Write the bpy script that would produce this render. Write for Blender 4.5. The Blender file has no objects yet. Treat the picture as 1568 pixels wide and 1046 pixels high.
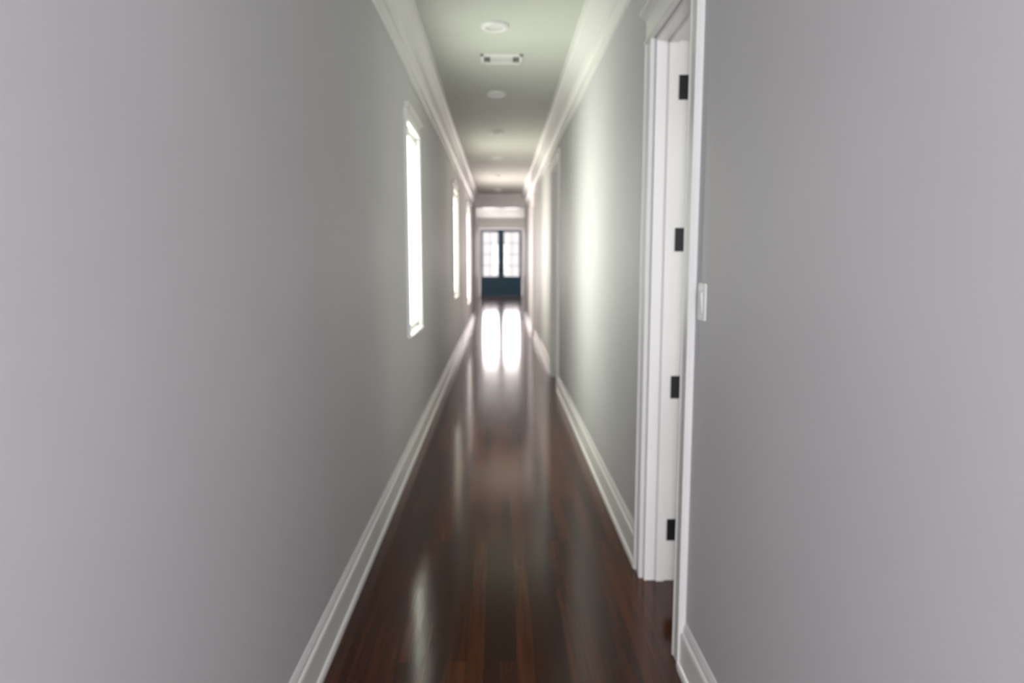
import bpy, bmesh, math
from mathutils import Vector, Matrix
sc = bpy.context.scene
sc.view_settings.view_transform = 'Standard'
sc.view_settings.look = 'None'
sc.view_settings.exposure = 0.0

# ------------------------------------------------------------ materials
def new_mat(name):
    m = bpy.data.materials.new(name); m.use_nodes = True
    nt = m.node_tree
    return m, nt, nt.nodes['Principled BSDF']

def paint(name, col, rough, var=0.03, scale=3.0, bump=0.0, spec=0.5):
    m, nt, b = new_mat(name)
    tc = nt.nodes.new('ShaderNodeTexCoord')
    n = nt.nodes.new('ShaderNodeTexNoise'); n.inputs['Scale'].default_value = scale
    n.inputs['Detail'].default_value = 3
    nt.links.new(tc.outputs['Object'], n.inputs['Vector'])
    r = nt.nodes.new('ShaderNodeValToRGB')
    c = Vector(col)
    r.color_ramp.elements[0].position = .3; r.color_ramp.elements[1].position = .7
    r.color_ramp.elements[0].color = (*(c*(1-var)), 1)
    r.color_ramp.elements[1].color = (*(c*(1+var)), 1)
    nt.links.new(n.outputs['Fac'], r.inputs['Fac'])
    nt.links.new(r.outputs['Color'], b.inputs['Base Color'])
    b.inputs['Roughness'].default_value = rough
    b.inputs['Specular IOR Level'].default_value = spec
    if bump:
        n2 = nt.nodes.new('ShaderNodeTexNoise'); n2.inputs['Scale'].default_value = 180
        nt.links.new(tc.outputs['Object'], n2.inputs['Vector'])
        bp = nt.nodes.new('ShaderNodeBump'); bp.inputs['Strength'].default_value = bump
        bp.inputs['Distance'].default_value = .002
        nt.links.new(n2.outputs['Fac'], bp.inputs['Height'])
        nt.links.new(bp.outputs['Normal'], b.inputs['Normal'])
    return m

M_wall = paint('wall_paint_grey', (.56, .548, .552), .55, .02, 2.0, .05, .35)
M_ceil = paint('ceiling_paint', (.58, .59, .54), .6, .02, 2.0, .05, .3)
M_trim = paint('trim_semigloss_white', (.82, .81, .79), .26, .015, 4.0)
M_teal = paint('door_teal_paint', (.010, .065, .110), .35, .08, 5.0)
M_black = paint('hinge_bronze_black', (.010, .010, .014), .45, .1, 20.0, 0, .3)
M_dark = paint('slot_dark', (.05, .05, .05), .8, .05, 10.0)
M_plast = paint('plastic_white', (.76, .76, .74), .35, .01, 10.0)
M_lens = paint('downlight_lens', (.66, .66, .63), .4, .01, 10.0)

def glass_mat():
    m = bpy.data.materials.new('window_glass'); m.use_nodes = True
    nt = m.node_tree; nt.nodes.clear()
    o = nt.nodes.new('ShaderNodeOutputMaterial')
    mx = nt.nodes.new('ShaderNodeMixShader'); mx.inputs[0].default_value = .06
    t = nt.nodes.new('ShaderNodeBsdfTransparent'); t.inputs[0].default_value = (.97, .99, .97, 1)
    g = nt.nodes.new('ShaderNodeBsdfGlossy'); g.inputs['Roughness'].default_value = .02
    nt.links.new(t.outputs[0], mx.inputs[1]); nt.links.new(g.outputs[0], mx.inputs[2])
    nt.links.new(mx.outputs[0], o.inputs[0])
    return m
M_glass = glass_mat()

def floor_mat():
    m, nt, b = new_mat('hardwood_dark_glossy')
    L = nt.links
    tc = nt.nodes.new('ShaderNodeTexCoord')
    mp = nt.nodes.new('ShaderNodeMapping'); mp.inputs['Rotation'].default_value = (0, 0, math.pi/2)
    L.new(tc.outputs['Object'], mp.inputs['Vector'])
    br = nt.nodes.new('ShaderNodeTexBrick')
    br.inputs['Scale'].default_value = 1.0
    br.inputs['Brick Width'].default_value = 1.7
    br.inputs['Row Height'].default_value = .062
    br.inputs['Mortar Size'].default_value = .0010
    br.inputs['Color1'].default_value = (0, 0, 0, 1); br.inputs['Color2'].default_value = (1, 1, 1, 1)
    br.inputs['Mortar'].default_value = (0, 0, 0, 1)
    br.offset = .37; br.offset_frequency = 3
    L.new(mp.outputs[0], br.inputs['Vector'])
    mp2 = nt.nodes.new('ShaderNodeMapping'); mp2.inputs['Scale'].default_value = (28, 1.2, 1)
    L.new(tc.outputs['Object'], mp2.inputs['Vector'])
    gn = nt.nodes.new('ShaderNodeTexNoise'); gn.inputs['Scale'].default_value = 1.6
    gn.inputs['Detail'].default_value = 6; gn.inputs['Distortion'].default_value = .6
    L.new(mp2.outputs[0], gn.inputs['Vector'])
    mix = nt.nodes.new('ShaderNodeMix'); mix.data_type = 'FLOAT'; mix.inputs[0].default_value = .62
    L.new(br.outputs['Color'], mix.inputs[2]); L.new(gn.outputs['Fac'], mix.inputs[3])
    r = nt.nodes.new('ShaderNodeValToRGB'); e = r.color_ramp.elements
    e[0].position = .15; e[0].color = (.014, .004, .002, 1)
    e[1].position = .85; e[1].color = (.125, .031, .007, 1)
    k = e.new(.5); k.color = (.046, .0115, .0038, 1)
    L.new(mix.outputs[0], r.inputs['Fac'])
    L.new(r.outputs['Color'], b.inputs['Base Color'])
    b.inputs['Specular IOR Level'].default_value = .29
    rr = nt.nodes.new('ShaderNodeMapRange')
    rr.inputs['To Min'].default_value = .09; rr.inputs['To Max'].default_value = .17
    L.new(gn.outputs['Fac'], rr.inputs['Value']); L.new(rr.outputs[0], b.inputs['Roughness'])
    bp = nt.nodes.new('ShaderNodeBump'); bp.inputs['Strength'].default_value = .15
    bp.inputs['Distance'].default_value = .001
    L.new(br.outputs['Fac'], bp.inputs['Height']); bp.invert = True
    L.new(bp.outputs['Normal'], b.inputs['Normal'])
    return m
M_floor = floor_mat()

# ------------------------------------------------------------ mesh builder
class MB:
    def __init__(s, name):
        s.name = name; s.bm = bmesh.new(); s.mats = []
    def mi(s, m):
        if m not in s.mats: s.mats.append(m)
        return s.mats.index(m)
    def box(s, x0, x1, y0, y1, z0, z1, m, bev=0):
        x0, x1 = sorted((x0, x1)); y0, y1 = sorted((y0, y1)); z0, z1 = sorted((z0, z1))
        i = s.mi(m)
        t = bmesh.new()
        bmesh.ops.create_cube(t, size=1)
        for v in t.verts:
            v.co = Vector(((x0+x1)/2+v.co.x*(x1-x0), (y0+y1)/2+v.co.y*(y1-y0), (z0+z1)/2+v.co.z*(z1-z0)))
        if bev:
            bmesh.ops.bevel(t, geom=t.edges[:], offset=bev, segments=2, affect='EDGES')
        s.merge(t, i)
    def merge(s, t, i):
        for f in t.faces: f.material_index = i
        me = bpy.data.meshes.new('tmp'); t.to_mesh(me); t.free()
        s.bm.from_mesh(me); bpy.data.meshes.remove(me)
    def prism(s, pts, vec, m):
        t = bmesh.new()
        a = [t.verts.new(p) for p in pts]
        b = [t.verts.new(Vector(p)+Vector(vec)) for p in pts]
        t.faces.new(a); t.faces.new(b[::-1])
        n = len(a)
        for k in range(n):
            t.faces.new((a[k], b[k], b[(k+1) % n], a[(k+1) % n]))
        bmesh.ops.recalc_face_normals(t, faces=t.faces[:])
        s.merge(t, s.mi(m))
    def cyl(s, c, r, h, axis, m, r2=None, seg=32):
        t = bmesh.new()
        bmesh.ops.create_cone(t, cap_ends=True, segments=seg, radius1=r, radius2=r if r2 is None else r2, depth=h)
        if axis == 'x': bmesh.ops.rotate(t, verts=t.verts[:], matrix=Matrix.Rotation(math.pi/2, 3, 'Y'))
        if axis == 'y': bmesh.ops.rotate(t, verts=t.verts[:], matrix=Matrix.Rotation(math.pi/2, 3, 'X'))
        bmesh.ops.translate(t, verts=t.verts[:], vec=Vector(c))
        s.merge(t, s.mi(m))
    def lathe(s, c, prof, m, seg=40):
        t = bmesh.new(); rings = []
        for r, z in prof:
            rings.append([t.verts.new((c[0]+r*math.cos(2*math.pi*k/seg), c[1]+r*math.sin(2*math.pi*k/seg), c[2]+z)) for k in range(seg)])
        for a, b in zip(rings, rings[1:]):
            for k in range(seg):
                t.faces.new((a[k], a[(k+1) % seg], b[(k+1) % seg], b[k]))
        t.faces.new(rings[0]); t.faces.new(rings[-1][::-1])
        bmesh.ops.recalc_face_normals(t, faces=t.faces[:])
        s.merge(t, s.mi(m))
    def done(s, parent=None):
        me = bpy.data.meshes.new(s.name); s.bm.to_mesh(me); s.bm.free()
        for m in s.mats: me.materials.append(m)
        o = bpy.data.objects.new(s.name, me); sc.collection.objects.link(o)
        if parent: o.parent = parent
        return o

# ------------------------------------------------------------ dimensions
XL, XR = -.64, .655
WT = .145
CZ = 3.05
YB, YE = -1.3, 17.2      # hall back / end
FY = 26.8                # foyer far wall
FXL, FXR = -1.7, 1.75

def wall_y(mb, x0, x1, y0, y1, z0, z1, holes, m):
    cur = y0
    for (a, b, h0, h1) in sorted(holes):
        mb.box(x0, x1, cur, a, z0, z1, m)
        if h0 > z0: mb.box(x0, x1, a, b, z0, h0, m)
        if h1 < z1: mb.box(x0, x1, a, b, h1, z1, m)
        cur = b
    mb.box(x0, x1, cur, y1, z0, z1, m)

WIN = [(4.76, 5.42, .93, 2.37), (9.45, 10.3, .93, 2.40), (13.3, 14.5, .60, 2.45)]  # last opening is added to brighten the far hall
D1 = (2.37, 2.965, 0, 2.37)
D2 = (7.58, 8.42, 0, 2.50)
D3 = (12.7, 13.5, 0, 2.50)

w = MB('wall_left'); wall_y(w, XL-WT, XL, YB, YE, 0, CZ, WIN, M_wall); w.done()
w = MB('wall_right'); wall_y(w, XR, XR+WT, YB, YE, 0, CZ, [D1, D2, D3], M_wall); w.done()
w = MB('wall_back')
w.box(XL-WT, XR+WT, YB-WT, YB, 0, .3, M_wall)
w.box(XL-WT, XR+WT, YB-WT, YB, 2.7, CZ, M_wall)
w.box(XL-WT, -.56, YB-WT, YB, .3, 2.7, M_wall)
w.box(.57, XR+WT, YB-WT, YB, .3, 2.7, M_wall)
w.done()
# foyer
w = MB('wall_foyer_front')
w.box(FXL-WT, -.60, YE, YE+WT, 0, CZ, M_wall)
w.box(.64, FXR+WT, YE, YE+WT, 0, CZ, M_wall)
w.box(-.60, .64, YE, YE+WT, 2.74, CZ, M_wall)
w.done()
FW = (20.5, 23.5, .7, 2.5)  # opening for the added foyer window, out of view
w = MB('wall_foyer_left'); wall_y(w, FXL-WT, FXL, YE+WT, FY, 0, CZ, [FW], M_wall); w.done()
w = MB('wall_foyer_right'); w.box(FXR, FXR+WT, YE+WT, FY, 0, CZ, M_wall); w.done()
DX0, DX1, DZ = -.79, .91, 2.66
w = MB('wall_foyer_end')
w.box(FXL-WT, DX0, FY, FY+WT, 0, CZ, M_wall)
w.box(DX1, FXR+WT, FY, FY+WT, 0, CZ, M_wall)
w.box(DX0, DX1, FY, FY+WT, DZ, CZ, M_wall)
w.done()
# side bedroom behind the open door
SX1, SY0, SY1 = 4.0, .6, 5.2
w = MB('wall_side_room')
w.box(XR+WT, SX1+.1, SY0-.1, SY0, 0, CZ, M_wall)
w.box(XR+WT, SX1+.1, SY1, SY1+.1, 0, CZ, M_wall)
w.box(SX1, SX1+.1, SY0, SY1, 0, CZ, M_wall)
w.done()
f = MB('floor')
f.box(XL-WT, XR+WT, YB-WT, YE, -.1, 0, M_floor)
f.box(FXL-WT, FXR+WT, YE, FY+WT, -.1, 0, M_floor)
f.box(XR+WT, SX1+.1, SY0-.1, SY1+.1, -.1, 0, M_floor)
f.done()
c = MB('ceiling')
c.box(XL-WT, XR+WT, YB-WT, YE, CZ, CZ+.1, M_ceil)
c.box(FXL-WT, FXR+WT, YE, FY+WT, CZ, CZ+.1, M_ceil)
c.box(XR+WT, SX1+.1, SY0-.1, SY1+.1, CZ, CZ+.1, M_ceil)
c.done()

# ------------------------------------------------------------ trim
BASE = [(0, 0), (.028, 0), (.028, .014), (.024, .024), (.018, .028), (.018, .130), (.016, .140), (.010, .146), (.010, .160), (.006, .172), (.003, .18), (0, .18)]
CROWN = [(0, 2.73), (.010, 2.73), (.016, 2.745), (.016, 2.83), (.030, 2.835), (.032, 2.855), (.040, 2.865),
         (.046, 2.895), (.058, 2.925), (.076, 2.955), (.090, 2.975), (.094, 2.99), (.108, 2.995), (.112, 3.02), (.118, 3.05), (0, 3.05)]
def run_y(mb, prof, xw, sgn, y0, y1):
    mb.prism([(xw+sgn*u, y0, v) for u, v in prof], (0, y1-y0, 0), M_trim)
def run_x(mb, prof, yw, sgn, x0, x1):
    mb.prism([(x0, yw+sgn*u, v) for u, v in prof], (x1-x0, 0, 0), M_trim)
CW = .108
t = MB('baseboard_left')
run_y(t, BASE, XL, 1, YB, YE)
t.done()
t = MB('baseboard_right')
for a, b in [(YB, D1[0]-CW), (D1[1]+CW, D2[0]-CW), (D2[1]+CW, D3[0]-CW), (D3[1]+CW, YE)]: run_y(t, BASE, XR, -1, a, b)
t.done()
t = MB('trim_crown_left'); run_y(t, CROWN, XL, 1, YB, YE); t.done()
t = MB('trim_crown_right'); run_y(t, CROWN, XR, -1, YB, YE); t.done()
t = MB('trim_crown_end'); run_x(t, CROWN, YE, -1, XL+.02, XR-.02); t.done()
t = MB('trim_crown_foyer')
run_x(t, CROWN, FY, -1, FXL, FXR); run_x(t, CROWN, YE+WT, 1, FXL, FXR)
run_y(t, CROWN, FXL, 1, YE+WT, FY); run_y(t, CROWN, FXR, -1, YE+WT, FY)
t.done()
t = MB('baseboard_foyer')
run_x(t, BASE, FY, -1, FXL, DX0-.12); run_x(t, BASE, FY, -1, DX1+.12, FXR)
run_y(t, BASE, FXL, 1, YE+WT, FY); run_y(t, BASE, FXR, -1, YE+WT, FY)
t.done()

def casing_y(mb, xw, sg, hole, head=.105, sill=False, cw=CW):
    a, b, z0, z1 = hole
    e = .0005
    for (p, q, o) in [(a-cw, a-.004, -1), (b+.004, b+cw, 1)]:
        zb = z0
        mb.box(xw+sg*e, xw+sg*.018, p, q, zb, z1, M_trim, .002)
        if o < 0:
            mb.box(xw+sg*.016, xw+sg*.026, p, p+.020, zb, z1, M_trim, .003)
            mb.box(xw+sg*.016, xw+sg*.021, q-.014, q-.002, zb, z1, M_trim, .002)
        else:
            mb.box(xw+sg*.016, xw+sg*.026, q-.020, q, zb, z1, M_trim, .003)
            mb.box(xw+sg*.016, xw+sg*.021, p+.002, p+.014, zb, z1, M_trim, .002)
    mb.box(xw+sg*e, xw+sg*.030, a-cw-.008, b+cw+.008, z1, z1+.014, M_trim, .004)
    mb.box(xw+sg*e, xw+sg*.020, a-cw, b+cw, z1+.013, z1+head, M_trim, .001)
    mb.box(xw+sg*e, xw+sg*.034, a-cw-.014, b+cw+.014, z1+head-.001, z1+head+.016, M_trim, .004)
    mb.box(xw+sg*e, xw+sg*.048, a-cw-.026, b+cw+.026, z1+head+.015, z1+head+.032, M_trim, .004)
    if sill:
        mb.box(xw-sg*.02, xw+sg*.034, a-cw-.01, b+cw+.01, z0-.022, z0, M_trim, .005)

def window_y(name, xw, sg, hole, rec, cw=.06):
    a, b, z0, z1 = hole
    root = MB(name)
    J = .014
    xo = xw-sg*WT
    root.box(xo, xw, a, a+J, z0, z1, M_trim); root.box(xo, xw, b-J, b, z0, z1, M_trim)
    root.box(xo, xw, a, b, z1-J, z1, M_trim); root.box(xo, xw, a, b, z0, z0+J, M_trim)
    casing_y(root, xw, sg, hole, head=.09, sill=True, cw=cw)
    S = .03
    xs0, xs1 = xw-sg*rec, xw-sg*(rec+.035)
    root.box(xs0, xs1, a+J, a+J+S, z0+J, z1-J, M_trim, .002)
    root.box(xs0, xs1, b-J-S, b-J, z0+J, z1-J, M_trim, .002)
    root.box(xs0, xs1, a+J+S, b-J-S, z0+J, z0+J+S, M_trim, .002)
    root.box(xs0, xs1, a+J+S, b-J-S, z1-J-S, z1-J, M_trim, .002)
    root.box(xs0-sg*.012, xs0-sg*.016, a+J+S, b-J-S, z0+J+S, z1-J-S, M_glass)
    return root.done()

w1 = window_y('window_1', XL, 1, WIN[0], .012)
w2 = window_y('window_2', XL, 1, WIN[1], .012)
w5 = window_y('added_window_5', XL, 1, WIN[2], .012)  # added window, low sill lets light spill on the hall end
w3 = window_y('added_window_3', FXL, 1, FW, .03)  # unseen window added to light the foyer

def panel_leaf(mb, u0, u1, z0, z1, t0, t1, axis, rails, mat):
    def bx(a, b, c0, c1, p, q, bev=0):
        if axis == 'y': mb.box(p, q, a, b, c0, c1, mat, bev)
        else: mb.box(a, b, p, q, c0, c1, mat, bev)
    S = .11
    bx(u0, u0+S, z0, z1, t0, t1, .002); bx(u1-S, u1, z0, z1, t0, t1, .002)
    tm0, tm1 = t0+(t1-t0)*.3, t0+(t1-t0)*.7
    for a, b in rails: bx(u0+S-.001, u1-S+.001, a, b, t0, t1, .002)
    for (a, b), (c0, d) in zip(rails, rails[1:]):
        bx(u0+S-.001, u1-S+.001, b-.001, c0+.001, tm0, tm1)
        bx(u0+S+.05, u1-S-.05, b+.05, c0-.05, t0+(t1-t0)*.12, t0+(t1-t0)*.88, .006)

def rails_for(z0, z1):
    return [(z0, z0+.2), (z0+.95, z0+1.07), (z1-.12, z1)]

def hinge(mb, x, y, z, sg=1):
    mb.box(x-.046, x, y-.004, y+.001, z-.05, z+.05, M_black, .001)
    mb.cyl((x+.004, y-.008, z), .008, .104, 'z', M_black, seg=16)
    mb.cyl((x+.004, y-.008, z+.056), .005, .01, 'z', M_black, seg=12)
    mb.cyl((x+.004, y-.008, z-.056), .005, .01, 'z', M_black, seg=12)
    for dz in (-.034, 0, .034):
        mb.cyl((x-.024, y-.005, z+dz), .004, .003, 'y', M_black, seg=10)

# ---- door 1: open, near right
d = MB('door_1')
a, b, _, zt = D1; J = .018
xo = XR+WT
for xx, s2 in ((XR, -1), (xo, 1)):
    casing_y(d, xx, s2, D1)
d.box(XR-.0, xo, a, a+J, 0, zt, M_trim, .001)
d.box(XR-.0, xo, b-J, b, 0, zt, M_trim, .001)
d.box(XR-.0, xo, a+J, b-J, zt-J, zt, M_trim, .001)
d.box(XR+.050, XR+.088, a+J, a+J+.012, 0, zt-J, M_trim, .002)
d.box(XR+.050, XR+.088, b-J-.012, b-J, 0, zt-J, M_trim, .002)
d.box(XR+.050, XR+.088, a+J, b-J, zt-J-.012, zt-J, M_trim, .002)
LW = (b-a)-2*J-.006
ly0, ly1 = b-J-.043, b-J-.006
panel_leaf(d, xo+.012, xo+.012+LW, .012, zt-J-.004, ly0, ly1, 'x', rails_for(.012, zt-J-.004), M_trim)
for z in (.24, .893, 1.535, 2.165): hinge(d, xo-.002, b-J, z)
d.cyl((xo+LW-.06, ly0-.008, 1.0), .03, .012, 'y', M_black)
d.cyl((xo+LW-.06, ly0-.03, 1.0), .010, .04, 'y', M_black)
d.lathe((xo+LW-.06, ly0-.055, .972), [(.004, 0), (.02, .006), (.028, .018), (.029, .03), (.024, .045), (.012, .054), (.003, .056)], M_black)
d.done()

def closed_door(name, xw, sg, hole):
    a, b, _, zt = hole
    d = MB(name)
    casing_y(d, xw, sg, hole)
    xo = xw-sg*WT
    d.box(xw, xo, a, a+J, 0, zt, M_trim, .001); d.box(xw, xo, b-J, b, 0, zt, M_trim, .001)
    d.box(xw, xo, a+J, b-J, zt-J, zt, M_trim, .001)
    t0 = xw-sg*.10; t1 = xw-sg*.138
    panel_leaf(d, a+J+.003, b-J-.003, .01, zt-J-.003, min(t0, t1), max(t0, t1), 'y', rails_for(.01, zt-J-.003), M_trim)
    d.box(t0, xw-sg*.07, a+J, a+J+.012, 0, zt-J, M_trim); d.box(t0, xw-sg*.07, b-J-.012, b-J, 0, zt-J, M_trim)
    d.cyl((t0+sg*.006, a+.09, 1.0), .03, .012, 'x', M_black)
    d.cyl((t0+sg*.03, a+.09, 1.0), .010, .05, 'x', M_black)
    d.lathe((t0+sg*.055, a+.09, .972), [(.004, 0), (.02, .006), (.028, .018), (.029, .03), (.024, .045), (.012, .054), (.003, .056)], M_black)
    d.done()
closed_door('door_2', XR, -1, D2)
closed_door('door_3', XR, -1, D3)

# ---- hall end cased opening
t = MB('trim_opening')
for xa, xb in ((-.60, -.582), (.622, .64)):
    t.box(xa, xb, YE-.001, YE+WT+.001, 0, 2.74, M_trim)
t.box(-.582, .622, YE-.001, YE+WT+.001, 2.722, 2.74, M_trim)
t.done()

# ---- french doors
d = MB('door_4')
d.box(DX0, DX0+.03, FY-.001, FY+WT, 0, DZ, M_trim); d.box(DX1-.03, DX1, FY-.001, FY+WT, 0, DZ, M_trim)
d.box(DX0, DX1, FY-.001, FY+WT, DZ-.03, DZ, M_trim)
for a_, b_ in ((DX0-.11, DX0), (DX1, DX1+.11)): d.box(a_, b_, FY-.02, FY, 0, DZ, M_trim, .003)
d.box(DX0-.11, DX1+.11, FY-.022, FY, DZ, DZ+.06, M_trim, .003)
d.box(DX0+.03, DX1-.03, FY, FY+WT, 0, .015, M_black)
mid = (DX0+DX1)/2
for u0, u1 in ((DX0+.033, mid-.002), (mid+.002, DX1-.033)):
    z0, z1 = .018, DZ-.034
    S = .115; p, q = FY+.03, FY+.075
    d.box(u0, u0+S, p, q, z0, z1, M_teal, .002); d.box(u1-S, u1, p, q, z0, z1, M_teal, .002)
    d.box(u0+S, u1-S, p, q, z0, z0+.2, M_teal, .002)
    d.box(u0+S, u1-S, p, q, .66, .80, M_teal, .002)
    d.box(u0+S, u1-S, p, q, z1-.12, z1, M_teal, .002)
    d.box(u0+S, u1-S, p+.014, q-.014, .2, .67, M_teal)
    d.box(u0+S+.05, u1-S-.05, p+.004, q-.004, .27, .61, M_teal, .006)
    g0, g1, h0, h1 = u0+S, u1-S, .80, z1-.12
    gm = (g0+g1)/2
    d.box(gm-.009, gm+.009, p+.01, q-.01, h0, h1, M_teal)
    for k in (1, 2, 3):
        zz = h0+(h1-h0)*k/4
        d.box(g0, g1, p+.01, q-.01, zz-.009, zz+.009, M_teal)
    d.box(g0, g1, p+.02, p+.024, h0, h1, M_glass)
d.box(mid-.018, mid+.018, FY+.018, FY+.03, .018, DZ-.034, M_teal, .003)
for sx in (-1, 1):
    d.box(mid+sx*.06-.015, mid+sx*.06+.015, FY+.018, FY+.031, .92, 1.12, M_black, .003)
    d.cyl((mid+sx*.06, FY+.005, 1.02), .008, .04, 'y', M_black, seg=12)
    d.box(mid+sx*.06-.008, mid+sx*.17, FY-.018, FY-.006, 1.01, 1.03, M_black, .003)
d.done()

# unseen window behind the photographer, sized and placed to brighten the near walls
d = MB('unseen_window_4')
xa, xb, z0, z1 = -.56, .57, .3, 2.7
for p in ((xa, xa+.04, z0, z1), (xb-.04, xb, z0, z1), (xa, xb, z0, z0+.04), (xa, xb, z1-.04, z1), (xa, xb, 1.53, 1.57)):
    d.box(p[0], p[1], YB-.09, YB-.04, p[2], p[3], M_trim)
d.box(xa+.04, xb-.04, YB-.07, YB-.066, z0+.04, z1-.04, M_glass)
d.done()

# ------------------------------------------------------------ switch
s = MB('light_switch')
yc, zc = 2.185, 1.315
s.box(XR-.006, XR-.0003, yc-.040, yc+.040, zc-.06, zc+.06, M_plast, .002)
s.box(XR-.009, XR-.005, yc-.017, yc+.017, zc-.034, zc+.034, M_plast, .0012)
s.prism([(XR-.009, yc-.014, zc-.03), (XR-.014, yc-.014, zc+.028), (XR-.009, yc-.014, zc+.03)], (0, .028, 0), M_plast)
for dz in (-.048, .048): s.cyl((XR-.0065, yc, zc+dz), .003, .002, 'x', M_plast, seg=12)
s.done()

# ------------------------------------------------------------ ceiling fittings
for y in (4.92, 6.85, 8.85, 11.0, 13.3, 16.0):
    r = MB('recessed_light')
    r.lathe((-.03, y, CZ-.024), [(.060, .0235), (.062, .008), (.066, .001), (.085, .003), (.095, .012), (.097, .0235)], M_plast)
    r.lathe((-.03, y, CZ-.014), [(.002, .001), (.040, .0015), (.058, .004), (.060, .012)], M_lens)
    r.done()
v = MB('ceiling_vent')
vx0, vx1, vy0, vy1 = -.145, .185, 5.58, 5.82
z = CZ-.014
v.box(vx0, vx1, vy0, vy0+.03, z, CZ-.0003, M_plast, .003); v.box(vx0, vx1, vy1-.03, vy1, z, CZ-.0003, M_plast, .003)
v.box(vx0, vx0+.025, vy0, vy1, z, CZ-.0003, M_plast, .003); v.box(vx1-.025, vx1, vy0, vy1, z, CZ-.0003, M_plast, .003)
v.box(vx0+.02, vx1-.02, vy0+.02, vy1-.02, CZ-.003, CZ-.0004, M_dark)
for k in range(11):
    yy = vy0+.032+k*.0165
    v.prism([(vx0+.072, yy, CZ-.012), (vx0+.072, yy+.012, CZ-.012), (vx0+.072, yy+.017, CZ-.004), (vx0+.072, yy+.014, CZ-.004)], (vx1-vx0-.144, 0, 0), M_plast)
for xx in (vx0+.048, vx1-.048):
    v.box(xx-.002, xx+.002, vy0+.03, vy1-.03, CZ-.011, CZ-.003, M_plast)
v.done()

# ------------------------------------------------------------ lights
def area(name, loc, rot, sx, sy, power, col):
    l = bpy.data.lights.new(name, 'AREA'); l.shape = 'RECTANGLE'; l.size = sx; l.size_y = sy
    l.energy = power; l.color = col
    o = bpy.data.objects.new(name, l); o.location = loc; o.rotation_euler = rot
    sc.collection.objects.link(o); return o
H = math.pi/2
def win_light(name, hole, xw, rad, col):
    a, b, z0, z1 = hole
    A = (b-a)*(z1-z0)
    return area(name, (xw-WT-.01, (a+b)/2, (z0+z1)/2), (0, -H, 0), z1-z0+.1, b-a+.1, rad*math.pi*A, col)
win_light('daylight_window_1', WIN[0], XL, 21, (.97, 1, .90))
win_light('daylight_window_2', WIN[1], XL, 15, (1, .96, .86))
win_light('fill_window_5', WIN[2], XL, 16, (1, .85, .84))  # pinkish fill for the hall end, through the added window
win_light('fill_window_3', FW, FXL, 5.5, (1, .90, .86))  # foyer fill, through the added unseen window
area('daylight_entry', (mid, FY+WT+.05, 1.35), (-H, 0, 0), 1.7, 2.6, 16*math.pi*1.7*2.6, (1, .86, .90))
area('daylight_back', (0, YB-.12, 1.5), (H, 0, 0), 1.1, 2.35, 12.3*math.pi*2.6, (.91, .885, 1))  # shines through the unseen back window onto the near walls
area('fill_side_room', (2.2, .7, 1.5), (H, 0, 0), 2.2, 1.8, 42, (.98, .98, .97))  # unseen fill lamp added to brighten the open door leaf

wd = bpy.data.worlds.new('World'); sc.world = wd; wd.use_nodes = True
wd.node_tree.nodes['Background'].inputs[0].default_value = (1.0, .92, .95, 1)
wd.node_tree.nodes['Background'].inputs[1].default_value = 1.2

# ------------------------------------------------------------ camera
cam = bpy.data.cameras.new('camera'); co = bpy.data.objects.new('camera', cam)
sc.collection.objects.link(co); sc.camera = co
cam.sensor_width = 36; cam.lens = 24.0
co.location = (0, 0, 1.45)
co.rotation_euler = (math.radians(90-6.83), 0, math.radians(-1.04))
cam.clip_start = .02
cam.dof.use_dof = True; cam.dof.focus_distance = 1.0; cam.dof.aperture_fstop = 3.6
